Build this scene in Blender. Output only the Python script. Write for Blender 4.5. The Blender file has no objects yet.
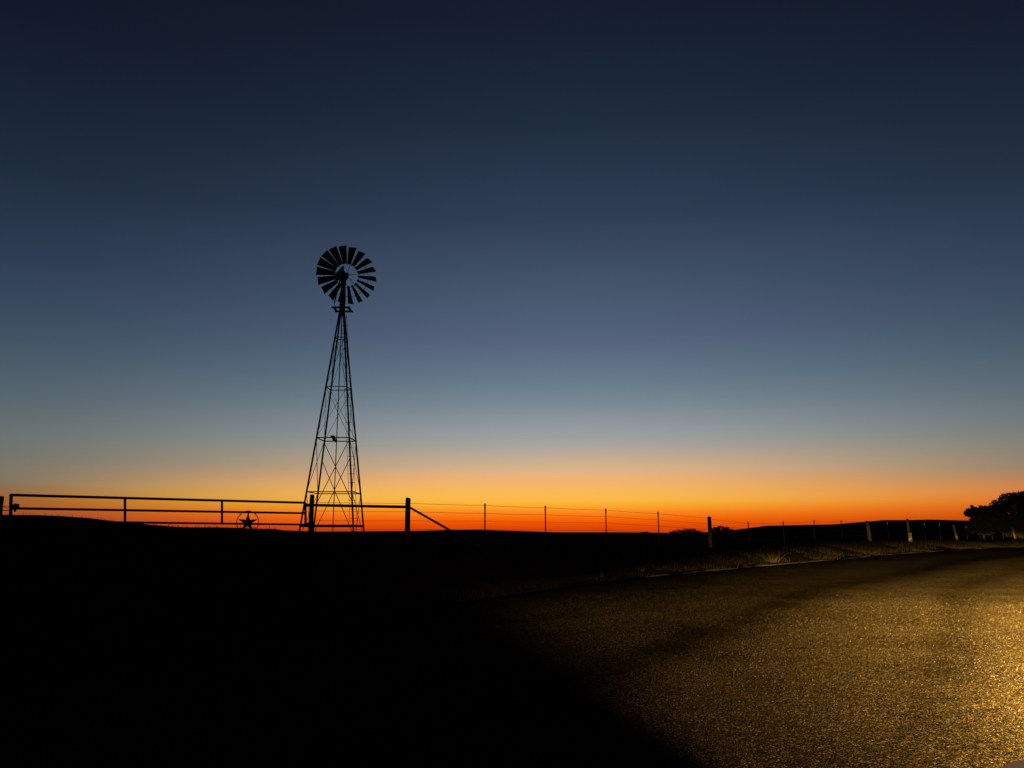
import bpy, math, random
from mathutils import Vector, noise

random.seed(11)
R = math.radians
scene = bpy.context.scene
COL = scene.collection

# ------------------------------------------------------------------ camera
EYE = 1.7
PITCH = math.atan(146 / 769)
cam_data = bpy.data.cameras.new('camera')
cam_data.sensor_width = 36.0
cam_data.lens = 36.0 * 769 / 1024
cam_data.clip_start = 0.05
cam_data.clip_end = 9000
cam = bpy.data.objects.new('camera', cam_data)
cam.location = (0, 0, EYE)
cam.rotation_euler = (R(90) + PITCH, 0, 0)
COL.objects.link(cam)
scene.camera = cam

# ------------------------------------------------------------------ sky (dusk)
world = bpy.data.worlds.new('World')
scene.world = world
world.use_nodes = True
SUN_AZ = R(4)        # the sun went down a little to the right of the view direction
SUN_EL = R(-5.0)


def lin(c):
    return tuple(((v / 255) / 12.92 if v / 255 <= 0.04045 else ((v / 255 + 0.055) / 1.055) ** 2.4) for v in c)


def build_sky():
    nt = world.node_tree
    N, L = nt.nodes, nt.links
    N.clear()

    def math_node(op, a, b=None, clamp=False):
        n = N.new('ShaderNodeMath')
        n.operation = op
        n.use_clamp = clamp
        for i, v in enumerate((a, b)):
            if v is None:
                continue
            if isinstance(v, (int, float)):
                n.inputs[i].default_value = v
            else:
                L.new(v, n.inputs[i])
        return n.outputs[0]

    tc = N.new('ShaderNodeTexCoord')
    sep = N.new('ShaderNodeSeparateXYZ')
    L.new(tc.outputs['Generated'], sep.inputs[0])
    X, Y, Z = sep.outputs
    el = math_node('ARCSINE', Z)
    # 0..1 over -6 .. 90 degrees of elevation, square root so the glow near the horizon gets room
    t = math_node('POWER', math_node('DIVIDE', math_node('ADD', el, R(6)), R(96), True), 0.5)
    hx = math_node('SQRT', math_node('ADD', math_node('MULTIPLY', X, X), math_node('MULTIPLY', Y, Y)))
    ca = math_node('DIVIDE', math_node('ADD', math_node('MULTIPLY', X, math.sin(SUN_AZ)),
                                       math_node('MULTIPLY', Y, math.cos(SUN_AZ))),
                   math_node('MAXIMUM', hx, 1e-4))
    ang = math_node('ARCCOSINE', math_node('MINIMUM', math_node('MAXIMUM', ca, -1.0), 1.0))

    def ramp(stops):
        n = N.new('ShaderNodeValToRGB')
        cr = n.color_ramp
        cr.interpolation = 'LINEAR'
        pts = sorted((math.sqrt((e + 6) / 96), c) for e, c in stops)
        while len(cr.elements) < len(pts):
            cr.elements.new(0.5)
        for k, (p, c) in enumerate(pts):
            cr.elements[k].position = p
        for k, (p, c) in enumerate(pts):
            cr.elements[k].color = (*lin(c), 1)
        L.new(t, n.inputs[0])
        return n.outputs[0]

    core = ramp(SKY_CORE)
    side = ramp(SKY_SIDE)
    back = ramp(SKY_BACK)

    def sstep(v, a, b):
        n = N.new('ShaderNodeMapRange')
        n.interpolation_type = 'SMOOTHSTEP'
        n.inputs[1].default_value = a
        n.inputs[2].default_value = b
        L.new(v, n.inputs[0])
        return n.outputs[0]

    def mix(f, a, b):
        n = N.new('ShaderNodeMix')
        n.data_type = 'RGBA'
        L.new(f, n.inputs[0])
        L.new(a, n.inputs[6])
        L.new(b, n.inputs[7])
        return n.outputs[2]

    f0 = sstep(ang, R(0), R(43))
    ex = math_node('SUBTRACT', 2.0, sstep(el, R(2.2), R(4.6)))      # the glow spreads wider close to the horizon
    rgt = math_node('SUBTRACT', math_node('MULTIPLY', X, math.cos(SUN_AZ)), math_node('MULTIPLY', Y, math.sin(SUN_AZ)))
    rt = sstep(rgt, -0.04, 0.04)
    ex = math_node('SUBTRACT', ex, math_node('MULTIPLY', rt, math_node('SUBTRACT', ex, 1.0)))
    side = mix(rt, side, ramp(SKY_RIGHT))
    c = mix(math_node('POWER', math_node('MAXIMUM', f0, 1e-5), ex), core, side)
    c = mix(sstep(ang, R(45), R(120)), c, back)
    bg = N.new('ShaderNodeBackground')
    bg.inputs[1].default_value = 1.0
    L.new(c, bg.inputs[0])
    sky = N.new('ShaderNodeTexSky')
    sky.sky_type = 'NISHITA'
    sky.sun_disc = False
    sky.sun_elevation = SUN_EL
    sky.sun_rotation = SUN_AZ
    bg2 = N.new('ShaderNodeBackground')
    bg2.inputs[1].default_value = 0.05
    L.new(sky.outputs[0], bg2.inputs[0])
    add = N.new('ShaderNodeAddShader')
    L.new(bg.outputs[0], add.inputs[0])
    L.new(bg2.outputs[0], add.inputs[1])
    out = N.new('ShaderNodeOutputWorld')
    L.new(add.outputs[0], out.inputs[0])


# elevation in degrees -> colour seen (display values)
SKY_CORE = [(-6, (30, 14, 8)), (-1, (150, 45, 8)), (0.14, (220, 70, 6)), (0.43, (235, 82, 0)), (0.86, (250, 105, 5)), (1.29, (253, 135, 28)), (1.8,
            (253, 172, 48)), (2.16, (252, 185, 70)), (2.88, (248, 184, 92)), (3.76, (238, 178, 115)), (4.19, (228, 178, 135)), (4.63, (210, 178,
            138)), (6.03, (172, 165, 155)), (6.62, (158, 162, 157)), (7.28, (150, 155, 160)), (9.13, (122, 137, 147)), (11.05, (101, 121, 138)), (14.01,
            (84, 98, 124)), (16.94, (71, 88, 111)), (22.71, (47, 62, 85)), (29.57, (29, 44, 60)), (35.92, (21, 29, 46)), (45, (17, 22, 37)), (60, (13,
            17, 30)), (90, (10, 13, 24))]
SKY_SIDE = [(-6, (24, 12, 8)), (-1, (90, 42, 20)), (0.1, (120, 58, 36)), (1.05, (138, 71, 41)), (1.55, (148, 76, 38)), (1.86, (140, 78, 46)), (2.48,
            (125, 94, 70)), (2.98, (113, 107, 96)), (3.8, (112, 113, 102)), (5.68, (102, 111, 111)), (8.21, (84, 98, 108)), (12.0, (62, 80,
            97)), (17.01, (43, 58, 81)), (22.51, (28, 43, 58)), (28.32, (21, 30, 47)), (31.08, (18, 24, 41)), (36, (15, 20, 35)), (45, (14, 18,
            32)), (60, (11, 15, 27)), (90, (10, 13, 24))]
SKY_RIGHT = [(-6, (24, 12, 8)), (-1, (110, 42, 14)), (0.1, (150, 62, 14)), (0.8, (178, 71, 14)), (1.1, (196, 75, 22)), (1.6, (210, 80, 31)), (2.0, (208, 93, 50)),
             (2.5, (198, 105, 66)), (3.1, (166, 108, 82))] + [e for e in SKY_SIDE if e[0] > 3.5]
SKY_BACK = [(-6, (4, 4, 6)), (0, (16, 18, 26)), (5, (18, 22, 33)), (15, (16, 21, 33)), (40, (12, 16, 28)), (90, (10, 13, 24))]
build_sky()

# the sun itself is below the horizon; what is left of it is a faint, very soft glow from the west
sun_data = bpy.data.lights.new('sun', 'SUN')
sun_data.energy = 0.004
sun_data.angle = R(12)
sun_data.color = (1.0, 0.5, 0.2)
sun = bpy.data.objects.new('sun', sun_data)
sun.rotation_euler = (R(89), 0, -SUN_AZ + R(180))
sun.location = (0, 0, 60)
COL.objects.link(sun)

scene.view_settings.view_transform = 'Standard'
scene.view_settings.look = 'None'
scene.view_settings.exposure = 0
scene.view_settings.gamma = 1
scene.view_settings.use_curve_mapping = False
scene.cycles.max_bounces = 6


# ------------------------------------------------------------------ helpers
def at(px, py, Y):
    """surveyed point: direction measured in the photograph, real distance Y ahead of the viewer"""
    u = (px - 512) / 769
    v = (384 - py) / 769
    yw = math.cos(PITCH) - v * math.sin(PITCH)
    z = math.sin(PITCH) + v * math.cos(PITCH)
    s = Y / yw
    return Vector((u * s, Y, EYE + z * s))


def ss(a, b, x):
    t = max(0.0, min(1.0, (x - a) / (b - a)))
    return t * t * (3 - 2 * t)


def interp(tab, x):
    if x <= tab[0][0]:
        return tab[0][1]
    for (a, va), (b, vb) in zip(tab, tab[1:]):
        if x <= b:
            f = (x - a) / (b - a)
            return va + (vb - va) * f
    return tab[-1][1]


class MB:
    """collects shapes into one mesh"""

    def __init__(self):
        self.v = []
        self.f = []

    def add(self, vs, fs):
        b = len(self.v)
        self.v += [tuple(p) for p in vs]
        self.f += [tuple(b + i for i in f) for f in fs]
        return self

    def frame(self, p, q, up=None):
        d = (Vector(q) - Vector(p)).normalized()
        up = Vector(up) if up is not None else (Vector((0, 0, 1)) if abs(d.z) < 0.95 else Vector((0, 1, 0)))
        s = d.cross(up).normalized()
        return d, s, s.cross(d).normalized()

    def bar(self, p, q, w, h, up=None):
        p, q = Vector(p), Vector(q)
        d, s, u = self.frame(p, q, up)
        vs = []
        for c in (p, q):
            for a, b in ((-1, -1), (1, -1), (1, 1), (-1, 1)):
                vs.append(c + s * (a * w / 2) + u * (b * h / 2))
        return self.add(vs, [(3, 2, 1, 0), (4, 5, 6, 7), (0, 1, 5, 4), (1, 2, 6, 5), (2, 3, 7, 6), (3, 0, 4, 7)])

    def angle_iron(self, p, q, w, t, up):
        p, q = Vector(p), Vector(q)
        d, s, u = self.frame(p, q, up)
        prof = [(0, 0), (w, 0), (w, t), (t, t), (t, w), (0, w)]
        vs = []
        for c in (p, q):
            for a, b in prof:
                vs.append(c + s * (a - w / 3) + u * (b - w / 3))
        fs = [(5, 4, 3, 2, 1, 0), (6, 7, 8, 9, 10, 11)]
        for i in range(6):
            j = (i + 1) % 6
            fs.append((i, j, j + 6, i + 6))
        return self.add(vs, fs)

    def tube(self, pts, radii, n=10, caps=True):
        pts = [Vector(p) for p in pts]
        if isinstance(radii, (int, float)):
            radii = [radii] * len(pts)
        vs, fs = [], []
        for i, p in enumerate(pts):
            a = pts[max(i - 1, 0)]
            b = pts[min(i + 1, len(pts) - 1)]
            d, s, u = self.frame(a, b)
            for k in range(n):
                t = 2 * math.pi * k / n
                vs.append(p + (s * math.cos(t) + u * math.sin(t)) * radii[i])
        for i in range(len(pts) - 1):
            for k in range(n):
                j = (k + 1) % n
                fs.append((i * n + k, i * n + j, (i + 1) * n + j, (i + 1) * n + k))
        if caps:
            fs.append(tuple(range(n))[::-1])
            fs.append(tuple((len(pts) - 1) * n + k for k in range(n)))
        return self.add(vs, fs)

    def ring(self, c, ax1, ax2, r, tr, n=48, m=8):
        c, ax1, ax2 = Vector(c), Vector(ax1).normalized(), Vector(ax2).normalized()
        ax3 = ax1.cross(ax2)
        vs, fs = [], []
        for i in range(n):
            t = 2 * math.pi * i / n
            rd = ax1 * math.cos(t) + ax2 * math.sin(t)
            for k in range(m):
                a = 2 * math.pi * k / m
                vs.append(c + rd * (r + tr * math.cos(a)) + ax3 * (tr * math.sin(a)))
        for i in range(n):
            for k in range(m):
                i2, k2 = (i + 1) % n, (k + 1) % m
                fs.append((i * m + k, i2 * m + k, i2 * m + k2, i * m + k2))
        return self.add(vs, fs)

    def slab(self, poly, nrm, th):
        nrm = Vector(nrm).normalized() * (th / 2)
        n = len(poly)
        vs = [Vector(p) - nrm for p in poly] + [Vector(p) + nrm for p in poly]
        fs = [tuple(range(n))[::-1], tuple(range(n, 2 * n))]
        for i in range(n):
            j = (i + 1) % n
            fs.append((i, j, n + j, n + i))
        return self.add(vs, fs)

    def build(self, name, m, parent=None, smooth=False, bevel=0):
        off = Vector((0, 0, 0))
        rt = parent
        while rt is not None:
            off += rt.location
            rt = rt.parent
        me = bpy.data.meshes.new(name)
        me.from_pydata([tuple(Vector(p) - off) for p in self.v], [], self.f)
        me.validate()
        me.update()
        if smooth:
            me.polygons.foreach_set('use_smooth', [True] * len(me.polygons))
        o = bpy.data.objects.new(name, me)
        COL.objects.link(o)
        me.materials.append(m)
        if parent is not None:
            o.parent = parent
        if bevel:
            md = o.modifiers.new('bevel', 'BEVEL')
            md.width = bevel
            md.segments = 2
            md.limit_method = 'ANGLE'
        return o


def tag(o, label=None, cat=None, group=None, kind=None):
    if label:
        o['label'] = label
    if cat:
        o['category'] = cat
    if group:
        o['group'] = group
    if kind:
        o['kind'] = kind
    return o


def thing(name, loc, label, cat, group=None):
    o = bpy.data.objects.new(name, None)
    o.empty_display_size = 0.3
    o.location = loc
    COL.objects.link(o)
    return tag(o, label, cat, group)


def recentre(o, loc):
    """put the origin of a mesh at its base"""
    loc = Vector(loc)
    for v in o.data.vertices:
        v.co -= loc
    o.location = loc
    return o


# ------------------------------------------------------------------ materials
def mat(name, a, b, scale=6.0, rough=0.75, metal=0.0, bump=0.0, stretch=(1, 1, 1), detail=5, spec=0.4, lo=0.35, hi=0.65):
    m = bpy.data.materials.new(name)
    m.use_nodes = True
    nt = m.node_tree
    N, L = nt.nodes, nt.links
    bs = N['Principled BSDF']
    bs.inputs['Roughness'].default_value = rough
    bs.inputs['Metallic'].default_value = metal
    bs.inputs['Specular IOR Level'].default_value = spec
    tc = N.new('ShaderNodeTexCoord')
    mp = N.new('ShaderNodeMapping')
    mp.inputs['Scale'].default_value = stretch
    L.new(tc.outputs['Object'], mp.inputs[0])
    nz = N.new('ShaderNodeTexNoise')
    nz.inputs['Scale'].default_value = scale
    nz.inputs['Detail'].default_value = detail
    L.new(mp.outputs[0], nz.inputs['Vector'])
    cr = N.new('ShaderNodeValToRGB')
    cr.color_ramp.elements[0].position = lo
    cr.color_ramp.elements[1].position = hi
    cr.color_ramp.elements[0].color = (*a, 1)
    cr.color_ramp.elements[1].color = (*b, 1)
    L.new(nz.outputs[0], cr.inputs[0])
    L.new(cr.outputs[0], bs.inputs['Base Color'])
    if bump:
        bp = N.new('ShaderNodeBump')
        bp.inputs['Strength'].default_value = bump
        bp.inputs['Distance'].default_value = 0.02
        L.new(nz.outputs[0], bp.inputs['Height'])
        L.new(bp.outputs[0], bs.inputs['Normal'])
    return m


def chipseal():
    m = bpy.data.materials.new('chipseal')
    m.use_nodes = True
    nt = m.node_tree
    N, L = nt.nodes, nt.links
    bs = N['Principled BSDF']
    bs.inputs['Roughness'].default_value = 0.8
    bs.inputs['Specular IOR Level'].default_value = 0.0
    tc = N.new('ShaderNodeTexCoord')
    vo = N.new('ShaderNodeTexVoronoi')
    vo.inputs['Scale'].default_value = 46
    L.new(tc.outputs['Object'], vo.inputs['Vector'])
    vo2 = N.new('ShaderNodeTexVoronoi')
    vo2.inputs['Scale'].default_value = 95
    L.new(tc.outputs['Object'], vo2.inputs['Vector'])
    sp = N.new('ShaderNodeSeparateColor')
    L.new(vo.outputs['Color'], sp.inputs[0])
    cr = N.new('ShaderNodeValToRGB')        # colour of each chip
    els = cr.color_ramp.elements
    els[0].position, els[0].color = 0.0, (0.035, 0.032, 0.028, 1)
    els[1].position, els[1].color = 1.0, (0.42, 0.38, 0.31, 1)
    for p, c in ((0.45, (0.09, 0.082, 0.07, 1)), (0.8, (0.17, 0.15, 0.12, 1)), (0.94, (0.26, 0.235, 0.19, 1))):
        e = els.new(p)
        e.color = c
    L.new(sp.outputs[0], cr.inputs[0])
    # the binder shows dark between the chips
    gap = N.new('ShaderNodeMapRange')
    gap.inputs[1].default_value = 0.25
    gap.inputs[2].default_value = 0.65
    gap.inputs[3].default_value = 1.0
    gap.inputs[4].default_value = 0.3
    L.new(vo.outputs['Distance'], gap.inputs[0])
    # wheel tracks polished darker along the road, and blotches of bled tar
    at_ = N.new('ShaderNodeAttribute')
    at_.attribute_name = 'track'
    wv = N.new('ShaderNodeMapRange')
    wv.inputs[1].default_value = 0
    wv.inputs[2].default_value = 1
    wv.inputs[3].default_value = 1.0
    wv.inputs[4].default_value = 0.26
    L.new(at_.outputs['Fac'], wv.inputs[0])
    nz = N.new('ShaderNodeTexNoise')
    nz.inputs['Scale'].default_value = 0.55
    nz.inputs['Detail'].default_value = 7
    nz.inputs['Roughness'].default_value = 0.65
    L.new(tc.outputs['Object'], nz.inputs['Vector'])
    bl = N.new('ShaderNodeMapRange')
    bl.inputs[1].default_value = 0.33
    bl.inputs[2].default_value = 0.68
    bl.inputs[3].default_value = 0.6
    bl.inputs[4].default_value = 1.25
    L.new(nz.outputs[0], bl.inputs[0])
    nz2 = N.new('ShaderNodeTexNoise')
    nz2.inputs['Scale'].default_value = 9
    nz2.inputs['Detail'].default_value = 4
    L.new(tc.outputs['Object'], nz2.inputs['Vector'])
    bl2 = N.new('ShaderNodeMapRange')
    bl2.inputs[1].default_value = 0.3
    bl2.inputs[2].default_value = 0.7
    bl2.inputs[3].default_value = 0.55
    bl2.inputs[4].default_value = 1.45
    L.new(nz2.outputs[0], bl2.inputs[0])

    def mul(a, b):
        n = N.new('ShaderNodeMath')
        n.operation = 'MULTIPLY'
        L.new(a, n.inputs[0])
        L.new(b, n.inputs[1])
        return n.outputs[0]

    k0 = mul(mul(mul(gap.outputs[0], wv.outputs[0]), bl.outputs[0]), bl2.outputs[0])
    k = N.new('ShaderNodeMath')
    k.operation = 'MULTIPLY'
    k.inputs[1].default_value = 0.26
    L.new(k0, k.inputs[0])
    k = k.outputs[0]
    vm = N.new('ShaderNodeVectorMath')
    vm.operation = 'SCALE'
    L.new(cr.outputs[0], vm.inputs[0])
    L.new(k, vm.inputs['Scale'])
    L.new(vm.outputs[0], bs.inputs['Base Color'])
    hs = N.new('ShaderNodeMath')
    hs.operation = 'MULTIPLY_ADD'
    L.new(vo2.outputs['Distance'], hs.inputs[0])
    hs.inputs[1].default_value = 0.35
    L.new(vo.outputs['Distance'], hs.inputs[2])
    hm = N.new('ShaderNodeMath')
    hm.operation = 'MULTIPLY_ADD'
    L.new(sp.outputs[1], hm.inputs[0])
    hm.inputs[1].default_value = -0.7
    L.new(hs.outputs[0], hm.inputs[2])
    bp = N.new('ShaderNodeBump')
    bp.invert = True
    bp.inputs['Strength'].default_value = 1.0
    bp.inputs['Distance'].default_value = 0.022
    L.new(hm.outputs[0], bp.inputs['Height'])
    L.new(bp.outputs[0], bs.inputs['Normal'])
    return m


M = {
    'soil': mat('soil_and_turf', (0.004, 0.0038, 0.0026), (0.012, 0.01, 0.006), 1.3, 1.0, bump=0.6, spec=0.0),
    'road': chipseal(),
    'gravel': mat('pale_gravel', (0.003, 0.0028, 0.0022), (0.11, 0.1, 0.085), 0.5, 0.95, bump=1.0, spec=0.0, detail=10, lo=0.45, hi=0.75),
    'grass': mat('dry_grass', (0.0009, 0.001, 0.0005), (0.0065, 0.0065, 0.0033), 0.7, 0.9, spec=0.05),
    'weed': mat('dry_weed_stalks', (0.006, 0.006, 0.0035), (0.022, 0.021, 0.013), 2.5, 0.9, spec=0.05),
    'steel': mat('weathered_galvanised_steel', (0.03, 0.03, 0.03), (0.07, 0.07, 0.068), 4, 0.75, 0.1, spec=0.2),
    'rust': mat('rusty_steel', (0.03, 0.018, 0.012), (0.07, 0.045, 0.03), 9, 0.85, 0.0, spec=0.15),
    'wire': mat('fence_wire', (0.05, 0.045, 0.04), (0.12, 0.11, 0.1), 20, 0.6, 0.4),
    'wood': mat('weathered_post_wood', (0.10, 0.095, 0.09), (0.29, 0.285, 0.275), 7, 0.9, bump=0.5, stretch=(6, 6, 0.8), spec=0.15),
    'grey_wood': mat('old_grey_post_wood', (0.04, 0.036, 0.033), (0.13, 0.12, 0.11), 7, 0.9, bump=0.5, stretch=(6, 6, 0.8), spec=0.1),
    'dark_wood': mat('dark_post_wood', (0.025, 0.02, 0.016), (0.07, 0.055, 0.042), 7, 0.9, bump=0.5, stretch=(6, 6, 0.8), spec=0.15),
    'white': mat('chalky_white_paint', (0.55, 0.55, 0.5), (0.8, 0.8, 0.76), 8, 0.6),
    'cream': mat('cream_marker_plastic', (0.42, 0.40, 0.28), (0.62, 0.6, 0.42), 6, 0.6),
    'leaf': mat('oak_leaves', (0.012, 0.018, 0.008), (0.035, 0.05, 0.02), 3, 0.7, spec=0.2),
    'bark': mat('oak_bark', (0.025, 0.02, 0.015), (0.07, 0.06, 0.045), 8, 0.95, bump=0.8, stretch=(3, 3, 0.6), spec=0.1),
    'paint': mat('bronze_metallic_car_paint', (0.36, 0.25, 0.17), (0.4, 0.28, 0.19), 3, 0.33, 0.85, spec=0.5),
    'rubber': mat('tyre_rubber', (0.012, 0.012, 0.012), (0.025, 0.025, 0.025), 15, 0.85, spec=0.2),
    'alloy': mat('alloy_rim', (0.35, 0.35, 0.36), (0.45, 0.45, 0.46), 5, 0.35, 0.9),
    'trim': mat('black_trim', (0.012, 0.012, 0.012), (0.02, 0.02, 0.02), 10, 0.5),
}


def chips_mat():
    m = bpy.data.materials.new('stone_chips')
    m.use_nodes = True
    N, L = m.node_tree.nodes, m.node_tree.links
    b = N['Principled BSDF']
    b.inputs['Roughness'].default_value = 0.85
    b.inputs['Specular IOR Level'].default_value = 0.05
    a = N.new('ShaderNodeAttribute')
    a.attribute_name = 'shade'
    cr = N.new('ShaderNodeValToRGB')
    cr.color_ramp.elements[0].color = (0.003, 0.0028, 0.0025, 1)
    cr.color_ramp.elements[1].color = (0.021, 0.019, 0.0165, 1)
    e = cr.color_ramp.elements.new(0.6)
    e.color = (0.007, 0.0063, 0.0055, 1)
    L.new(a.outputs['Fac'], cr.inputs[0])
    L.new(cr.outputs[0], b.inputs['Base Color'])
    return m


M['chips'] = chips_mat()


def glass(name, col, rough=0.05):
    m = bpy.data.materials.new(name)
    m.use_nodes = True
    b = m.node_tree.nodes['Principled BSDF']
    b.inputs['Base Color'].default_value = (*col, 1)
    b.inputs['Roughness'].default_value = rough
    b.inputs['Specular IOR Level'].default_value = 0.6
    return m


M['tint'] = glass('tinted_glass', (0.01, 0.011, 0.012))
lm = glass('lit_lamp_lens', (0.8, 0.7, 0.5))
lm.node_tree.nodes['Principled BSDF'].inputs['Emission Color'].default_value = (1.0, 0.62, 0.2, 1)
lm.node_tree.nodes['Principled BSDF'].inputs['Emission Strength'].default_value = 6.0
M['lens'] = lm

# ------------------------------------------------------------------ terrain
# far edge of the road, seen from above (x, y)
EDGE = [(-60, -84), (-24, -20), (-11.4, 2), (-0.8, 19.7), (3.0, 26.2), (7.0, 31.0), (11.0, 35.2), (19.5, 43.5), (28.5, 52.0),
        (41, 62.0), (60, 75), (95, 95), (160, 124), (260, 160)]


def catmull(pts, n):
    out = []
    P = [Vector((2 * pts[0][0] - pts[1][0], 2 * pts[0][1] - pts[1][1]))] + [Vector(p) for p in pts] + \
        [Vector((2 * pts[-1][0] - pts[-2][0], 2 * pts[-1][1] - pts[-2][1]))]
    for i in range(1, len(P) - 2):
        for k in range(n):
            t = k / n
            a, b, c, d = P[i - 1], P[i], P[i + 1], P[i + 2]
            out.append(0.5 * ((2 * b) + (c - a) * t + (2 * a - 5 * b + 4 * c - d) * t * t + (3 * b - a - 3 * c + d) * t ** 3))
    out.append(P[-2])
    return out


EC = catmull(EDGE, 5)


def edge_d(x, y):
    """signed distance to the far road edge, positive on the field side"""
    best, sg = 1e18, 1
    for a, b in zip(EC, EC[1:]):
        dx, dy = b.x - a.x, b.y - a.y
        L2 = dx * dx + dy * dy
        t = max(0, min(1, ((x - a.x) * dx + (y - a.y) * dy) / L2))
        ex, ey = x - a.x - dx * t, y - a.y - dy * t
        d2 = ex * ex + ey * ey
        if d2 < best:
            best = d2
            sg = 1 if dx * ey - dy * ex > 0 else -1
    return sg * math.sqrt(best)


ROAD_W = 19.0
CREST = [(-200, 520), (0, 526), (240, 529), (320, 531.2), (365, 531), (410, 530.6), (450, 529.8), (480, 529.6), (520, 530.8), (560, 532),
         (620, 532), (690, 533), (733, 530), (766, 525.8), (800, 525.2), (835, 524.6), (860, 522.6), (885, 520.6), (910, 520.6), (930, 520.0),
         (965, 520.6), (1024, 521.5), (1200, 526)]
MOUND = [(-300, 512), (-60, 513.5), (0, 515.2), (60, 517.0), (100, 521.0), (125, 523.0), (150, 524.4), (180, 526.4), (240, 528.0), (275, 529.4),
         (300, 532.5), (325, 537)]
FIELD = [(-60, 1.3), (-20, 1.3), (-8, 1.15), (0, 1.12), (5, 0.95), (10, 0.8), (18, 0.8), (26, 0.82), (33, 0.62), (42, 0.48), (60, 0.35), (100, 0.3)]


def road_z(x, y):
    return 0.36 * ss(24, 58, y)


def gate_line_y(px):
    return interp([(-300, 14), (12, 20.9), (305, 27.0), (600, 33)], px)


def terrain(x, y):
    d = edge_d(x, y)
    zr = road_z(x, y)
    D = math.hypot(x, y)
    if d < -ROAD_W - 1:
        z = zr - 0.1 + 0.5 * ss(-ROAD_W - 1, -ROAD_W - 9, d)
        z += 0.25 * noise.noise(Vector((x * 0.05, y * 0.05, 3.1)))* ss(-ROAD_W - 1, -ROAD_W - 9, d)
        return z - 1.5 * ss(60, 900, D)
    t = ss(0.7, 4.4, d)
    zf = interp(FIELD, x)
    z = zr + (zf - zr) * t
    if d < 0.45:
        z -= 0.05 * ss(0.45, 0.1, d)
    if y > 3:
        # ratio across the view tells which part of the skyline this ground belongs to
        px = 512 + 769 * (x / y) * 1.0 * (math.cos(PITCH))
        px = 512 + (x / y) * 783
        if px < 325 and y < 60 and d > 0:
            yc = gate_line_y(px) - 2.6
            zc = EYE + yc * (530 - interp(MOUND, px)) / 769 * 1.02
            sig = 2.3 if y < yc else 9.0
            g = math.exp(-((y - yc) / sig) ** 2)
            if zc > z:
                z = z + (zc - z) * g
        if D > 60:
            low = -1.6
            z = z + (low - z) * ss(70, 240, D)
            cz = EYE + 700 * (530 - interp(CREST, px)) / 769 * 1.02
            z = z + (cz - z) * ss(380, 700, y) if y > 380 else z
            if y > 700:
                z = z - (y - 700) * 0.004
    elif D > 60:
        z = z - 1.5 * ss(60, 400, D)
    n = noise.noise(Vector((x * 0.35, y * 0.35, 0.3))) * 0.05 + noise.noise(Vector((x * 1.3, y * 1.3, 1.3))) * 0.018
    return z + n * ss(0.5, 3, d)


def build_ground():
    azs = []
    a = -180.0
    while a < 180:
        azs.append(a)
        a += 0.45 if -45 < a < 50 else 2.5
    rads = [0.0]
    r = 0.8
    while r < 60:
        rads.append(r)
        r *= 1.022
        r += 0.05
    while r < 5200:
        rads.append(r)
        r *= 1.11
    vs = [(0, 0, terrain(0, 0))]
    fs = []
    n = len(azs)
    for r in rads[1:]:
        for a in azs:
            x, y = r * math.sin(R(a)), r * math.cos(R(a))
            vs.append((x, y, terrain(x, y)))
    for k in range(n):
        fs.append((0, 1 + (k + 1) % n, 1 + k))
    for i in range(len(rads) - 2):
        for k in range(n):
            j = (k + 1) % n
            p, q = 1 + i * n, 1 + (i + 1) * n
            fs.append((p + k, p + j, q + j, q + k))
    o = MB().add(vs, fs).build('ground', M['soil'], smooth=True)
    tag(o, kind='structure')


build_ground()


def resample(pts, step):
    out = [pts[0].copy()]
    acc = 0
    for a, b in zip(pts, pts[1:]):
        L_ = (b - a).length
        t = step - acc
        while t <= L_:
            out.append(a + (b - a) * (t / L_))
            t += step
        acc = (acc + L_) % step if L_ + acc >= step else acc + L_
    return out


EL = resample(EC, 0.6)


def normal2(i):
    a, b = EL[max(i - 4, 0)], EL[min(i + 4, len(EL) - 1)]
    d = (b - a).normalized()
    return Vector((-d.y, d.x))      # to the left of travel: the field side


def wear(x, y, d):
    """how dark and polished the road is: a bled wheel path, a fainter one, and the smoother outer strip"""
    wob = 0.3 * noise.noise(Vector((x * 0.09, y * 0.09, 2))) + 0.12 * noise.noise(Vector((x * 0.4, y * 0.4, 2)))
    c1 = -6.6 + 1.5 * ss(26, 40, y)
    c2 = -10.15 + 1.4 * ss(18, 34, y)
    w = 0.95 * math.exp(-((d - c1 - wob) / 0.85) ** 2) + 0.5 * math.exp(-((d - c2 - wob) / 0.38) ** 2)
    w += 0.45 * ss(-6.2, -5.4, d - (c1 + 6.6)) * (1 - 0.4 * ss(40, 60, y))
    w += 0.35 * math.exp(-((d + 0.9) / 0.8) ** 2)
    w *= 0.95 + 0.22 * noise.noise(Vector((x * 0.22, y * 0.22, 7))) + 0.22 * noise.noise(Vector((x * 0.9, y * 0.9, 3)))
    return max(0, min(1, w))


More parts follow.
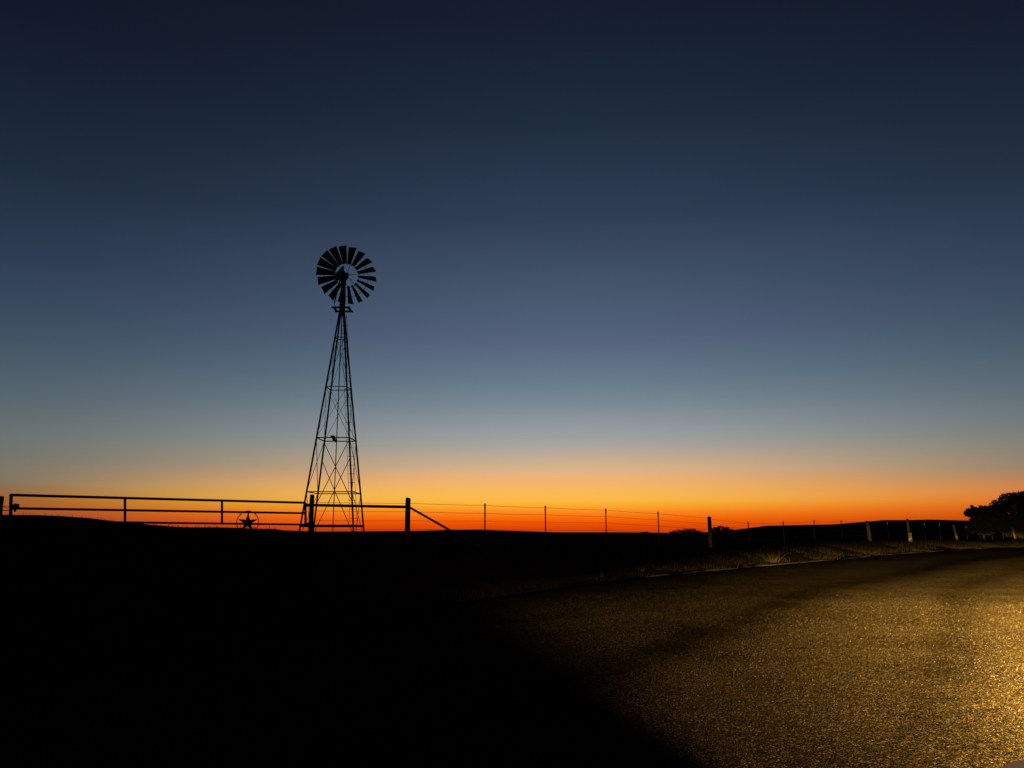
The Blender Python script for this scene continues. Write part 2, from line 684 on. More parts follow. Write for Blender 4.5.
def build_road():
    offs = [0.0, -0.25, -0.6]
    while offs[-1] > -ROAD_W:
        offs.append(offs[-1] - 0.33)
    vs, fs, tr = [], [], []
    m = len(offs)
    for i, p in enumerate(EL):
        n = normal2(i)
        for j, o in enumerate(offs):
            oo = o + (0.16 * noise.noise(Vector((i * 0.25, 0, 5))) + 0.1 * noise.noise(Vector((i * 1.1, 0, 9))) if j == 0 else 0)
            q = p + n * oo
            vs.append((q.x, q.y, road_z(q.x, q.y) + 0.004 - (0.03 if j == 0 else 0)))
            tr.append(wear(q.x, q.y, o))
    for i in range(len(EL) - 1):
        for j in range(m - 1):
            fs.append((i * m + j, i * m + j + 1, (i + 1) * m + j + 1, (i + 1) * m + j))
    o = MB().add(vs, [f[::-1] for f in fs]).build('road', M['road'], smooth=True)
    at_ = o.data.attributes.new('track', 'FLOAT', 'POINT')
    at_.data.foreach_set('value', tr)
    tag(o, kind='structure')
    # gravel shoulder between the road and the grass
    vs, fs = [], []
    so = [-0.05, 0.2, 0.5, 0.8]
    for i, p in enumerate(EL):
        n = normal2(i)
        for j, o_ in enumerate(so):
            oo = o_ + (0.22 * noise.noise(Vector((i * 0.35, 0, 15 + j))) if j else 0)
            q = p + n * oo
            vs.append((q.x, q.y, terrain(q.x, q.y) + ((0.028 + 0.05 * noise.noise(Vector((i * 0.21, j * 0.9, 4)))) if 0 < j < 3 else -0.02) - 0.07 * (1 - ss(-1, 8, q.x))))
    for i in range(len(EL) - 1):
        for j in range(3):
            fs.append((i * 4 + j, (i + 1) * 4 + j, (i + 1) * 4 + j + 1, i * 4 + j + 1))
    o = MB().add(vs, [f[::-1] for f in fs]).build('gravel_shoulder', M['gravel'], smooth=True)
    tag(o, kind='structure')


build_road()


def build_chippings():
    """loose stone chips lying on the road in front of the viewer"""
    rnd = random.Random(77)
    vs, fs, shade = [], [], []
    base = [Vector(v) for v in ((1, 0, 0), (-1, 0, 0), (0, 1, 0), (0, -1, 0), (0, 0, 1), (0, 0, -1))]
    tri = [(0, 2, 4), (2, 1, 4), (1, 3, 4), (3, 0, 4), (2, 0, 5), (1, 2, 5), (3, 1, 5), (0, 3, 5)]
    n = 0
    while n < 50000:
        D = 5.2 + 22 * rnd.random()
        if rnd.random() > (1 - ss(6, 27, D)) * 0.95 + 0.02:
            continue
        a = R(rnd.uniform(-6, 36))
        x, y = D * math.sin(a), D * math.cos(a)
        if noise.noise(Vector((x * 0.7, y * 0.7, 4))) < rnd.uniform(-0.9, 0.1):
            continue
        wr = wear(x, y, edge_d(x, y))
        if rnd.random() < wr * 1.15:
            continue
        z = road_z(x, y) + 0.004
        r = rnd.uniform(0.004, 0.0088) * (1 + 0.35 * rnd.random() ** 4)
        t = rnd.uniform(0, 6.283)
        ct, st = math.cos(t), math.sin(t)
        sx, sy, sz = r * rnd.uniform(0.8, 1.4), r * rnd.uniform(0.6, 1.1), r * rnd.uniform(0.5, 0.95)
        kx, ky = rnd.uniform(-0.5, 0.5), rnd.uniform(-0.5, 0.5)
        b = len(vs)
        for v in base:
            px, py, pz = v.x * sx, v.y * sy, v.z * sz
            px += kx * pz
            py += ky * pz
            vs.append((x + px * ct - py * st, y + px * st + py * ct, z + sz * 0.2 + pz))
        fs += [(b + i, b + j, b + k) for i, j, k in tri]
        c = rnd.random() ** 2.2 * (1 - 0.5 * wr)
        shade += [c] * 6
        n += 1
    o = MB()
    o.v, o.f = vs, fs
    o = o.build('loose_chippings', M['chips'])
    at_ = o.data.attributes.new('shade', 'FLOAT', 'POINT')
    at_.data.foreach_set('value', shade)
    tag(o, 'loose stone chips scattered over the road in the headlight beam', 'gravel', kind='stuff')


build_chippings()


# ------------------------------------------------------------------ windmill
def build_windmill():
    C = Vector((-8.69, 37.95, 0))
    gz = terrain(C.x, C.y)
    base = Vector((C.x, C.y, gz))
    w = thing('windmill', base, 'tall dark farm windmill with a many bladed wheel on an open four legged lattice tower', 'windmill')
    apex = 13.62

    def half(z):
        return (apex - z) * 0.2135 / 2

    def corner(k, z):
        sx, sy = ((-1, -1), (1, -1), (1, 1), (-1, 1))[k]
        h = half(z)
        return Vector((C.x + sx * h, C.y + sy * h, z))

    for k in range(4):
        a = corner(k, gz - 0.25)
        b = corner(k, apex - 0.35)
        inward = Vector((C.x - a.x, 0, 0))
        MB().angle_iron(a, b, 0.085, 0.016, inward).build('leg', M['steel'], w)
    lev = [at(333, y, 38).z for y in (526, 492.8, 439.5, 388.5, 338.5)]
    for i, z in enumerate(lev):
        g = MB()
        t = (0.12, 0.045, 0.05, 0.04, 0.04)[i]
        for k in range(4):
            g.bar(corner(k, z), corner((k + 1) % 4, z), t * 0.6, t)
        g.build('girt', M['steel'], w)
    zs = [gz - 0.1] + lev[1:]
    for i in range(4):
        for k in range(4):
            if i < 2 and k in (0, 2):
                continue
            k2 = (k + 1) % 4
            b = MB()
            r = 0.015 if i < 2 else 0.010
            b.tube([corner(k, zs[i]), corner(k2, zs[i + 1])], r, 6)
            b.tube([corner(k2, zs[i]), corner(k, zs[i + 1])], r, 6)
            b.build('cross_brace', M['steel'], w)
    # two long crosses through the middle of the tower brace its lower half
    for ya, yb in ((441, 503), (459, 536)):
        za, zb = at(333, ya, 38).z, max(at(333, yb, 38).z, gz - 0.15)
        b = MB()
        b.tube([corner(3, za), corner(1, zb)], 0.019, 6)
        b.tube([corner(1, za), corner(3, zb)], 0.019, 6)
        b.build('cross_brace', M['steel'], w)
    # ladder hung on the near right hand leg, up to the platform
    l = MB()
    pz = at(343, 309.7, 38).z

    def side_pt(z, f):
        c = corner(1, z)
        return Vector((c.x + f, c.y + 0.06, z))

    for f in (-0.17, 0.16):
        l.tube([side_pt(gz + 0.9, f), side_pt(pz - 0.3, f * 0.8)], 0.009, 6)
    z = gz + 1.1
    while z < pz - 0.4:
        l.tube([side_pt(z, -0.17), side_pt(z, 0.16)], 0.011, 6)
        z += 0.42
    l.build('ladder', M['steel'], w)
    MB().tube([(C.x, C.y, gz - 0.1), (C.x, C.y, apex)], 0.024, 8).build('pump_rod', M['steel'], w)
    # the small box clamped between the girts of the middle level
    cz = lev[2]
    h = half(cz)
    bx = MB()
    p0 = at(332.7, 436.6, C.y - h + 0.02)
    d1 = Vector((0.22, 0, 0.05))
    bx.slab([p0 + Vector((-0.10, 0, -0.03)), p0 + Vector((0.0, 0, -0.12)), p0 + Vector((0.03, 0, -0.22)), p0 + Vector((0.2, 0, -0.3)),
             p0 + Vector((0.13, 0, -0.06)), p0 + Vector((0.09, 0, 0.05)), p0 + Vector((-0.1, 0, 0.06))], (0, 1, 0), 0.16)
    bx.build('mounted_box', M['rust'], w, bevel=0.015)
    # platform: plank frame round the tower top
    pl = MB()
    e, wd, th = 0.47, 0.2, 0.05
    pc = Vector((C.x + 0.02, C.y, pz))
    for sy in (-1, 1):
        y = pc.y + sy * (e - wd / 2)
        pl.bar((pc.x - e, y, pz), (pc.x + e, y, pz), wd, th)
    for sx in (-1, 1):
        x = pc.x + sx * (e - wd / 2)
        pl.bar((x, pc.y - e + wd, pz), (x, pc.y + e - wd, pz), wd * 0.55, th)
    pl.build('platform', M['dark_wood'], w)
    # mast head
    axis = Vector((-math.sin(R(27)), math.cos(R(27)), 0))     # pointing away from the viewer, towards the tail
    hub = at(346.6, 275.0, 37.42)
    back = hub + axis * 0.62
    MB().tube([(C.x, C.y, apex - 1.15), (C.x, C.y, apex - 0.2), (C.x, C.y, hub.z - 0.45), (C.x, C.y, hub.z - 0.3)],
              [0.14, 0.16, 0.12, 0.16], 12).build('mast', M['steel'], w, smooth=True)
    gb = MB()
    gb.tube([hub + axis * 0.12, hub + axis * 0.25, hub + axis * 0.75, hub + axis * 0.95], [0.09, 0.17, 0.19, 0.10], 14)
    gear = gb.build('gearbox', M['steel'], w, smooth=True)
    hd = MB()
    hd.tube([Vector((C.x, C.y, hub.z - 0.32)), Vector((C.x, C.y, hub.z + 0.22)), Vector((C.x, C.y, hub.z + 0.4))], [0.15, 0.12, 0.05], 12)
    hd.build('gear_hood', M['steel'], gear, smooth=True)
    # wheel
    e1 = Vector((axis.y, -axis.x, 0))
    e2 = Vector((0, 0, 1))
    Rw = 1.535
    wh = MB()
    wh.tube([hub - axis * 0.12, hub - axis * 0.06, hub + axis * 0.14], [0.05, 0.11, 0.11], 14)
    wh.ring(hub, e1, e2, 0.66, 0.012, 54, 6)
    wh.ring(hub + axis * 0.03, e1, e2, 1.13, 0.012, 54, 6)
    for k in range(6):
        t = R(60 * k + 14)
        d = e1 * math.cos(t) + e2 * math.sin(t)
        wh.tube([hub + d * 0.08 - axis * 0.04, hub + d * 1.13 + axis * 0.03], 0.008, 6)
        wh.tube([hub + d * 0.08 + axis * 0.10, hub + d * 0.66], 0.006, 6)
    wheel = wh.build('wheel', M['steel'], w)
    pitch = R(35)
    for k in range(18):
        t = R(20 * k + 0.5)
        d = e1 * math.cos(t) + e2 * math.sin(t)
        tg = -e1 * math.sin(t) + e2 * math.cos(t)
        bl = MB()
        rows, cols = 5, 4
        grid = []
        for i in range(rows + 1):
            f = i / rows
            rr = 0.58 + (Rw - 0.58) * f
            wdt = 0.205 + 0.235 * f
            pt = pitch + R(4) * (1 - f)
            ch = tg * math.cos(pt) + axis * math.sin(pt)
            nr = d.cross(ch)
            for j in range(cols + 1):
                s_ = (j / cols - 0.5)
                grid.append(hub + d * rr + ch * (s_ * wdt) + nr * (0.03 * (1 - 4 * s_ * s_)))
        nn = len(grid)
        nrm = d.cross(tg * math.cos(pitch) + axis * math.sin(pitch)) * 0.004
        vs = [g - nrm for g in grid] + [g + nrm for g in grid]
        fs = []
        c1 = cols + 1
        for i in range(rows):
            for j in range(cols):
                q = (i * c1 + j, i * c1 + j + 1, (i + 1) * c1 + j + 1, (i + 1) * c1 + j)
                fs.append(q[::-1])
                fs.append(tuple(nn + a for a in q))
        rim = [j for j in range(c1)] + [i * c1 + cols for i in range(1, rows + 1)] + [rows * c1 + j for j in range(cols - 1, -1, -1)] + \
              [i * c1 for i in range(rows - 1, 0, -1)]
        for a, b in zip(rim, rim[1:] + rim[:1]):
            fs.append((a, b, nn + b, nn + a))
        bl.add(vs, fs)
        bl.build('blade', M['steel'], wheel)
    # tail, behind the wheel
    tl = MB()
    side = Vector((axis.y, -axis.x, 0))

    def tp(s_, py):
        p = hub + axis * s_
        p = Vector((p.x, p.y, at(343, py, p.y).z))
        return p

    tl.slab([tp(0.62, 280.5), tp(0.62, 265.5), tp(0.85, 265.8), tp(2.35, 273.5), tp(2.45, 278.5), tp(2.2, 280.5)], side, 0.02)
    tail = tl.build('tail_vane', M['steel'], w)
    MB().tube([hub + axis * 0.5 + Vector((0, 0, 0.05)), tp(2.3, 277) + side * 0.03], 0.022, 8).build('tail_boom', M['steel'], tail)
    # furl rod hanging on the left of the mast
    p = tp(1.4, 281)
    MB().tube([p, Vector((C.x - 0.42, C.y + 0.1, pz + 0.45)), Vector((C.x - 0.47, C.y + 0.1, pz + 0.1))], [0.03, 0.035, 0.015], 8).build(
        'furl_rod', M['steel'], w)


build_windmill()


# ------------------------------------------------------------------ gate, star, gate posts
def build_gate():
    L0, L1 = 20.9, 27.0
    la, lb = (11.5, 12), (305, 305)
    A_top, B_top = at(11, 495.0, L0), at(305.5, 502.8, L1)
    A_mid, B_mid = at(11, 508.3, L0), at(305.5, 513.2, L1)
    A_bot, B_bot = at(11, 521.0, L0), at(305.5, 524.6, L1)

    def lerp(a, b, f):
        return a + (b - a) * f

    def frac(px):    # place along the gate at which a ray at this image column meets it
        lo, hi = 0.0, 1.0
        for _ in range(40):
            m = (lo + hi) / 2
            p = lerp(A_top, B_top, m)
            yc = p.y * math.cos(PITCH) + (p.z - EYE) * math.sin(PITCH)
            if 512 + 769 * p.x / yc < px:
                lo = m
            else:
                hi = m
        return (lo + hi) / 2

    base = Vector((B_bot.x, B_bot.y, terrain(B_bot.x, B_bot.y)))
    g = thing('gate', base, 'long dark tubular steel ranch gate with three rails', 'gate')
    for a, b, r in ((A_top, B_top, 0.038), (A_mid, B_mid, 0.034), (A_bot, B_bot, 0.032)):
        MB().tube([a, b], r, 12).build('rail', M['rust'], g, smooth=True)
    for f in (0.0, frac(125), frac(222), 1.0):
        t, bt = lerp(A_top, B_top, f), lerp(A_bot, B_bot, f)
        r = 0.042 if f in (0.0, 1.0) else 0.036
        MB().tube([bt - Vector((0, 0, 0.12 if f == 0.0 else 0.03)), t + Vector((0, 0, 0.03 if f == 0 else 0.0))], r, 12).build(
            'upright', M['rust'], g, smooth=True)
    # latch with a short chain at the free end
    lt = MB()
    p = at(14.0, 507.2, L0 - 0.06)
    lt.bar(p + Vector((-0.10, 0, 0.0)), p + Vector((0.10, 0.06, 0.03)), 0.06, 0.13)
    lt.bar(p + Vector((0.04, 0, -0.12)), p + Vector((0.02, 0, 0.10)), 0.05, 0.05)
    latch = lt.build('latch', M['rust'], g, bevel=0.01)
    ch = MB()
    q = at(1.5, 507.0, L0 - 0.35)
    for dz in (0.03, -0.06):
        a, b = p + Vector((-0.08, 0, dz)), q + Vector((0, 0, dz))
        pts = [a.lerp(b, i / 8) + Vector((0, 0, -0.03 * math.sin(math.pi * i / 8))) for i in range(9)]
        ch.tube(pts, 0.011, 6)
    ch.build('chain', M['rust'], latch)
    post = at(312, 546, 26.9)
    for top, bot in ((503.5, 507.0), (522.2, 525.8)):
        h = MB()
        a = at(305.5, (top + bot) / 2, L1)
        b = at(310, (top + bot) / 2, 26.95)
        h.bar(a, b, 0.09, 0.11)
        h.build('hinge', M['rust'], g, bevel=0.01)
    # ring and star hung on the gate
    f = frac(247.5)
    n = (B_top - A_top)
    n.z = 0
    n.normalize()
    out = Vector((n.y, -n.x, 0))
    c = lerp(A_bot, B_bot, f)
    c = at(247.7, 522.6, c.y - 0.07) + Vector((0, 0, 0))
    r = 11.3 / 769 * c.y
    star = thing('star_ornament', c, 'dark metal five pointed star inside a ring, hung on the gate rails', 'ornament')
    up = Vector((0, 0, 1))
    MB().ring(c, n, up, r, 0.013, 56, 8).build('ring', M['rust'], star, smooth=True)
    pts = []
    for k in range(10):
        rad = r * 0.97 if k % 2 == 0 else r * 0.31
        t = math.pi / 2 + k * math.pi / 5
        pts.append(c + n * (rad * math.cos(t)) + up * (rad * math.sin(t)))
    vs = [c + out * 0.05, c - out * 0.012] + pts
    fs = []
    for k in range(10):
        a, b = 2 + k, 2 + (k + 1) % 10
        fs += [(0, a, b), (1, b, a)]
    MB().add(vs, fs).build('star', M['rust'], star)
    for s_ in (-0.25, 0.25):
        wire = MB()
        wire.ring(c + n * s_ + up * math.sqrt(max(0, r * r - 0.0625)) * 0.98 + out * -0.03, out, up, 0.05, 0.005, 16, 5)
        wire.build('hanger', M['wire'], star)


build_gate()


def wood_post(px, top, Y, rad, base_px=None, lean=(0, 0), bot=None):
    t = at(px, top, Y)
    x0, y0 = t.x + lean[0], t.y + lean[1]
    gz = terrain(x0, y0)
    m = MB()
    n = 12
    b = Vector((x0, y0, gz - 0.35))
    pts = [b.lerp(t, k / 6) for k in range(7)]
    pts = [p + Vector((noise.noise(p * 1.7) * 0.012, noise.noise(p * 1.7 + Vector((9, 0, 0))) * 0.012, 0)) for p in pts]
    rr = [rad * (1.06 - 0.1 * k / 6) for k in range(7)]
    pts.append(t + Vector((0, 0, 0.02)))
    rr.append(rad * 0.75)
    m.tube(pts, rr, n)
    return m, t, Vector((x0, y0, gz))


m_, t_, g_ = wood_post(0.6, 497.0, 20.45, 0.085)
o_ = recentre(m_.build('gate_post', M['dark_wood'], smooth=True), g_)
tag(o_, 'dark round post at the left picture edge, where the ranch gate is chained shut', 'post')


# ------------------------------------------------------------------ fences
def t_post(px, top, Y, label=None):
    t = at(px, top, Y)
    gz = terrain(t.x, t.y)
    m = MB()
    m.bar((t.x, t.y, gz - 0.3), t, 0.05, 0.012, (0, 1, 0))
    m.bar((t.x, t.y + 0.02, gz - 0.3), t + Vector((0, 0.02, 0)), 0.012, 0.045, (0, 1, 0))
    for k in range(12):
        z = gz + 0.15 + k * 0.1
        if z < t.z - 0.05:
            m.bar((t.x, t.y - 0.012, z), (t.x, t.y - 0.012, z + 0.03), 0.02, 0.018, (0, 1, 0))
    tip = MB()
    tip.bar(t + Vector((0, -0.003, -0.2)), t + Vector((0, -0.003, 0.01)), 0.062, 0.022, (0, 1, 0))
    return m, tip, t, Vector((t.x, t.y, gz))


def wires(root, pts_per_level, r=0.0055):
    for pts in pts_per_level:
        full = []
        for a, b in zip(pts, pts[1:]):
            sag = 0.008 * (b - a).length
            for k in range(6):
                f = k / 6
                full.append(a.lerp(b, f) - Vector((0, 0, sag * 4 * f * (1 - f) * 0.4)))
        full.append(pts[-1])
        m = MB().tube(full, r, 5)
        # barbs every 40 cm
        for a, b in zip(full, full[1:]):
            L_ = (b - a).length
            for k in range(int(L_ / 0.4)):
                p = a.lerp(b, (k + 0.5) / max(1, int(L_ / 0.4)))
                m.bar(p + Vector((0, 0, -0.018)), p + Vector((0.006, 0, 0.018)), 0.003, 0.003)
        m.build('barbed_wire', M['wire'], root)


def build_near_fence():
    Y0, Y1 = 26.9, 27.6
    mh, th, gh = wood_post(312.2, 495.2, Y0, 0.083)
    f = thing('wire_fence', gh, 'barbed wire fence with pipe corner brace and thin steel posts, right of the gate', 'fence')
    mh.build('corner_post', M['dark_wood'], f, smooth=True)
    mb_, tb, gb = wood_post(408.3, 498.3, Y1, 0.095)
    mb_.build('corner_post', M['dark_wood'], f, smooth=True)
    MB().tube([at(313.5, 505.2, Y0), at(407.5, 507.0, Y1)], 0.05, 12).build('brace_rail', M['rust'], f, smooth=True)
    foot = at(478.5, 546.5, 28.6)
    MB().tube([at(409.5, 507.3, Y1), foot], 0.04, 12).build('diagonal_brace', M['rust'], f, smooth=True)
    fp = at(478.6, 544.5, 28.55)
    gz = terrain(fp.x, fp.y)
    m = MB().tube([(fp.x, fp.y, gz - 0.3), fp], [0.05, 0.045], 10)
    tag(m.build('brace_stake', M['wood'], f, smooth=True), 'short pale stake at the foot of the diagonal brace')
    lv = [[], [], [], []]
    for (px, Y, ys) in ((313.5, Y0, (502.3, 511.0, 520.4, 529.0)), (408.3, Y1, (503.4, 511.7, 520.8, 529.4))):
        for k in range(4):
            lv[k].append(at(px, ys[k], Y) + Vector((0, -0.09, 0)))
    for px, top, Y, ys in ((485.0, 503.8, 28.9, (505.4, 513.3, 521.0, 529.5)), (545.3, 506.0, 32.6, (507.6, 514.8, 522.0, 529.8)),
                           (605.7, 508.8, 35.8, (510.2, 516.5, 522.8, 530.2)), (658.0, 512.0, 38.4, (513.6, 519.8, 526.0, 532.2))):
        a, tip, t, g = t_post(px, top, Y)
        p = a.build('steel_post', M['rust'], f)
        tip.build('painted_tip', M['rust'], p)
        for k in range(4):
            lv[k].append(at(px, ys[k], Y) + Vector((0, -0.012, 0)))
    for k, y in enumerate((518.3, 523.8, 529.4, 535.0)):
        lv[k].append(at(709, y, 40.7) + Vector((0, -0.1, 0)))
    wires(f, lv)


build_near_fence()


def build_far_fence():
    d0, c = 40.8, 0.0837

    def Yp(px):
        s = (px - 709) / (104.2 - px * c)
        return d0 * (1 + c * s)

    m, t, g = wood_post(709.3, 517.2, d0, 0.105)
    f = thing('wire_fence', g, 'roadside barbed wire fence of pale wooden posts, far right beyond the road edge', 'fence')
    tag(m.build('wooden_post', M['grey_wood'], f, smooth=True), 'thick wooden post with a dark top, nearest of the far fence')
    lv = [[], [], [], []]

    def hook(t_, Y, off):
        for k in range(4):
            lv[k].append(t_ + Vector((0, -off, -0.09 - 0.31 * k)))

    hook(t, d0, 0.12)
    lst = [(748, 521.8, 't'), (783, 521.4, 't'), (814, 520.2, 't'), (841, 520.2, 't'), (867.2, 521.2, 'w', 0.13), (887.2, 522.2, 't'),
           (907.3, 519.0, 'w', 0.11), (924, 523.2, 't'), (939.3, 523.8, 't'), (953.2, 524.7, 'wl', 0.10), (966, 526.0, 't'), (979, 526.4, 't'),
           (991, 526.8, 't'), (1002, 527.2, 't'), (1012.2, 527.6, 'wl', 0.11), (1022, 528, 't'), (1031, 528, 't')]
    for e in lst:
        px, top, kind = e[:3]
        Y = Yp(px)
        if kind == 't':
            a, tip, t, g = t_post(px, top, Y)
            p = a.build('steel_post', M['rust'], f)
            tip.build('painted_tip', M['white'] if 880 < px < 970 else M['rust'], p)
            hook(t, Y, 0.02)
        else:
            lean = (0.3, -0.1) if kind == 'wl' else ((0.12, 0) if px < 880 else (0, 0))
            m, t, g = wood_post(px, top, Y, e[3], lean=lean)
            o = m.build('wooden_post', M['wood'], f, smooth=True)
            if kind == 'wl':
                tag(o, 'pale wooden post leaning to the left')
            hook(t, Y, e[3] * 1.02)
    wires(f, lv, 0.007)


build_far_fence()


def build_marker():
    top = at(909.8, 533.2, 59.5)
    gz = terrain(top.x, top.y)
    g = Vector((top.x, top.y, gz))
    r = thing('marker_post', g, 'short stout cream marker post standing in front of a taller fence post', 'marker post')
    m = MB()
    h = top.z - gz
    m.bar((g.x, g.y, gz - 0.3), (g.x, g.y, top.z - 0.05), 0.23, 0.1, (0, 1, 0))
    m.build('post_body', M['cream'], r, bevel=0.02)
    MB().bar((g.x, g.y, top.z - 0.05), (g.x, g.y, top.z + 0.02), 0.26, 0.13, (0, 1, 0)).build('cap', M['white'], r, bevel=0.015)


build_marker()


# ------------------------------------------------------------------ vegetation
def leaf_cloud(m, centres, count, size, rnd):
    tot = sum(c[1] ** 1.5 for c in centres)
    for (c, rad, sq) in centres:
        n = int(count * rad ** 1.5 / tot)
        for _ in range(n):
            while True:
                v = Vector((rnd.uniform(-1, 1), rnd.uniform(-1, 1), rnd.uniform(-1, 1)))
                if v.length <= 1:
                    break
            v = v.normalized() * (v.length ** 0.55)
            p = c + Vector((v.x * rad, v.y * rad, v.z * rad * sq))
            s = size * rnd.uniform(0.6, 1.5)
            a = Vector((rnd.gauss(0, 1), rnd.gauss(0, 1), rnd.gauss(0.3, 1))).normalized()
            b = a.cross(Vector((rnd.gauss(0, 1), rnd.gauss(0, 1), rnd.gauss(0, 1)))).normalized()
            m.add([p, p + a * s * 0.5 + b * s * 0.28, p + a * s * 1.1, p + a * s * 0.5 - b * s * 0.28], [(0, 1, 2, 3)])


def tree(name, x, y, clumps, label, cat, leaf, count, seed, trunk_r, group=None):
    rnd = random.Random(seed)
    gz = terrain(x, y)
    root = thing(name, (x, y, gz), label, cat, group)
    fork = Vector((x + rnd.uniform(-.2, .2), y, gz + 0.28 * (max(c[0].z for c in clumps) - gz)))
    t = MB()
    t.tube([(x, y, gz - 0.3), (x, y, gz + 0.1), fork], [trunk_r * 1.5, trunk_r, trunk_r * 0.8], 10)
    trunk = t.build('trunk', M['bark'], root, smooth=True)
    for c, rad, sq in clumps:
        m = MB()
        mid = fork.lerp(c, 0.5) + Vector((rnd.uniform(-.3, .3), rnd.uniform(-.3, .3), 0.15))
        m.tube([fork, mid, c], [trunk_r * 0.5, trunk_r * 0.32, trunk_r * 0.08], 7)
        for _ in range(6):
            e = c + Vector((rnd.uniform(-1, 1), rnd.uniform(-1, 1), rnd.uniform(-.6, 1) * sq)) * rad * 0.95
            m.tube([mid.lerp(c, rnd.uniform(0.2, 0.9)), e], [trunk_r * 0.12, 0.01], 5)
        m.build('limb', M['bark'], trunk, smooth=True)
    cm = MB()
    leaf_cloud(cm, clumps, count, leaf, rnd)
    cm.build('crown', M['leaf'], root)


def clump_at(px, py, Y, rpx, sq=0.8, dy=0):
    c = at(px, py, Y + dy)
    return (c, rpx / 769 * Y, sq)


Yt = 96
big = [clump_at(1000, 507, Yt, 9, .8, -1), clump_at(1008, 500, Yt, 8, .8), clump_at(1017, 498, Yt, 7, .8, 1), clump_at(1027, 500, Yt, 10, .8),
       clump_at(1040, 500, Yt, 11, .8), clump_at(1056, 508, Yt, 12, .8, 1), clump_at(1012, 514, Yt, 14, .8, -1.5), clump_at(1030, 516, Yt, 16, .8),
       clump_at(1052, 522, Yt, 15, .8), clump_at(1000, 521, Yt, 10, .8), clump_at(1013, 527, Yt, 14, .7), clump_at(1034, 529, Yt, 15, .7)]
# single sprays that stick out of the outline
rs = random.Random(4)
for k in range(80):
    a = R(rs.uniform(10, 175))
    big.append(clump_at(1026 + 30 * math.cos(a) + rs.uniform(-3, 3), 518.5 - 23.5 * math.sin(a) + rs.uniform(-1.5, 2.5), Yt, rs.uniform(0.7, 1.7), 1.9, rs.uniform(-2, 2)))
p = at(1022, 540, Yt)
tree('oak_tree', p.x, p.y, big, 'large dark bushy tree cut by the right picture edge', 'tree', 0.19, 34000, 3, 0.28)
Yt2 = 90
small = [clump_at(969.5, 513.5, Yt2, 4.5, .7), clump_at(977, 512.5, Yt2, 5.5, .8), clump_at(986, 511, Yt2, 6.0, .8), clump_at(993, 513, Yt2, 4.5, .8), clump_at(983, 519, Yt2, 8, .7),
         clump_at(976, 522, Yt2, 6, .7), clump_at(993, 524, Yt2, 7, .8), clump_at(985, 529, Yt2, 9, .7), clump_at(972, 529, Yt2, 6, .6)]
for k in range(26):
    small.append(clump_at(rs.uniform(967, 995), rs.uniform(506.5, 511) + abs(rs.gauss(0, 1.0)), Yt2, rs.uniform(0.7, 1.3), 1.9, rs.uniform(-1, 1)))
p = at(984, 540, Yt2)
tree('scrub_tree', p.x, p.y, small, 'low dark spreading tree just left of the larger tree on the right', 'tree', 0.18, 14000, 5, 0.16)

Yd = 210
FT = 'small far trees on the skyline'
for nm, lab, cl in (
        ('shrub_tree', 'dome shaped far tree on the skyline left of the thick wooden post',
         [(674, 535, 5), (680, 533.8, 5), (686, 533, 5), (692, 533, 5), (699, 535, 5), (705, 537, 4), (670, 538, 4), (678, 539, 6), (688, 539, 6), (698, 539, 6)]),
        ('shrub_tree', 'flat topped far tree on the skyline just right of the thick wooden post',
         [(716, 530.5, 4), (721, 529.5, 4), (727, 531, 4), (732, 533, 4), (713, 535, 4), (720, 536, 6), (729, 537, 5), (720, 541, 5), (728, 541, 5)]),
        ('shrub_tree', 'tiny far tree on the skyline right of the fourth steel fence post from the gate',
         [(643, 535.2, 3), (647, 534.8, 2.8), (651, 536, 3), (646, 539, 3.5), (650, 540, 3)])):
    cls = [clump_at(a, b, Yd, r, .8, random.uniform(-1, 1)) for a, b, r in cl]
    p = at(sum(c[0] for c in cl) / len(cl), 540, Yd)
    tree(nm, p.x, p.y, cls, lab, 'tree', 0.36, 4500, int(cl[0][0]), 0.16, FT)


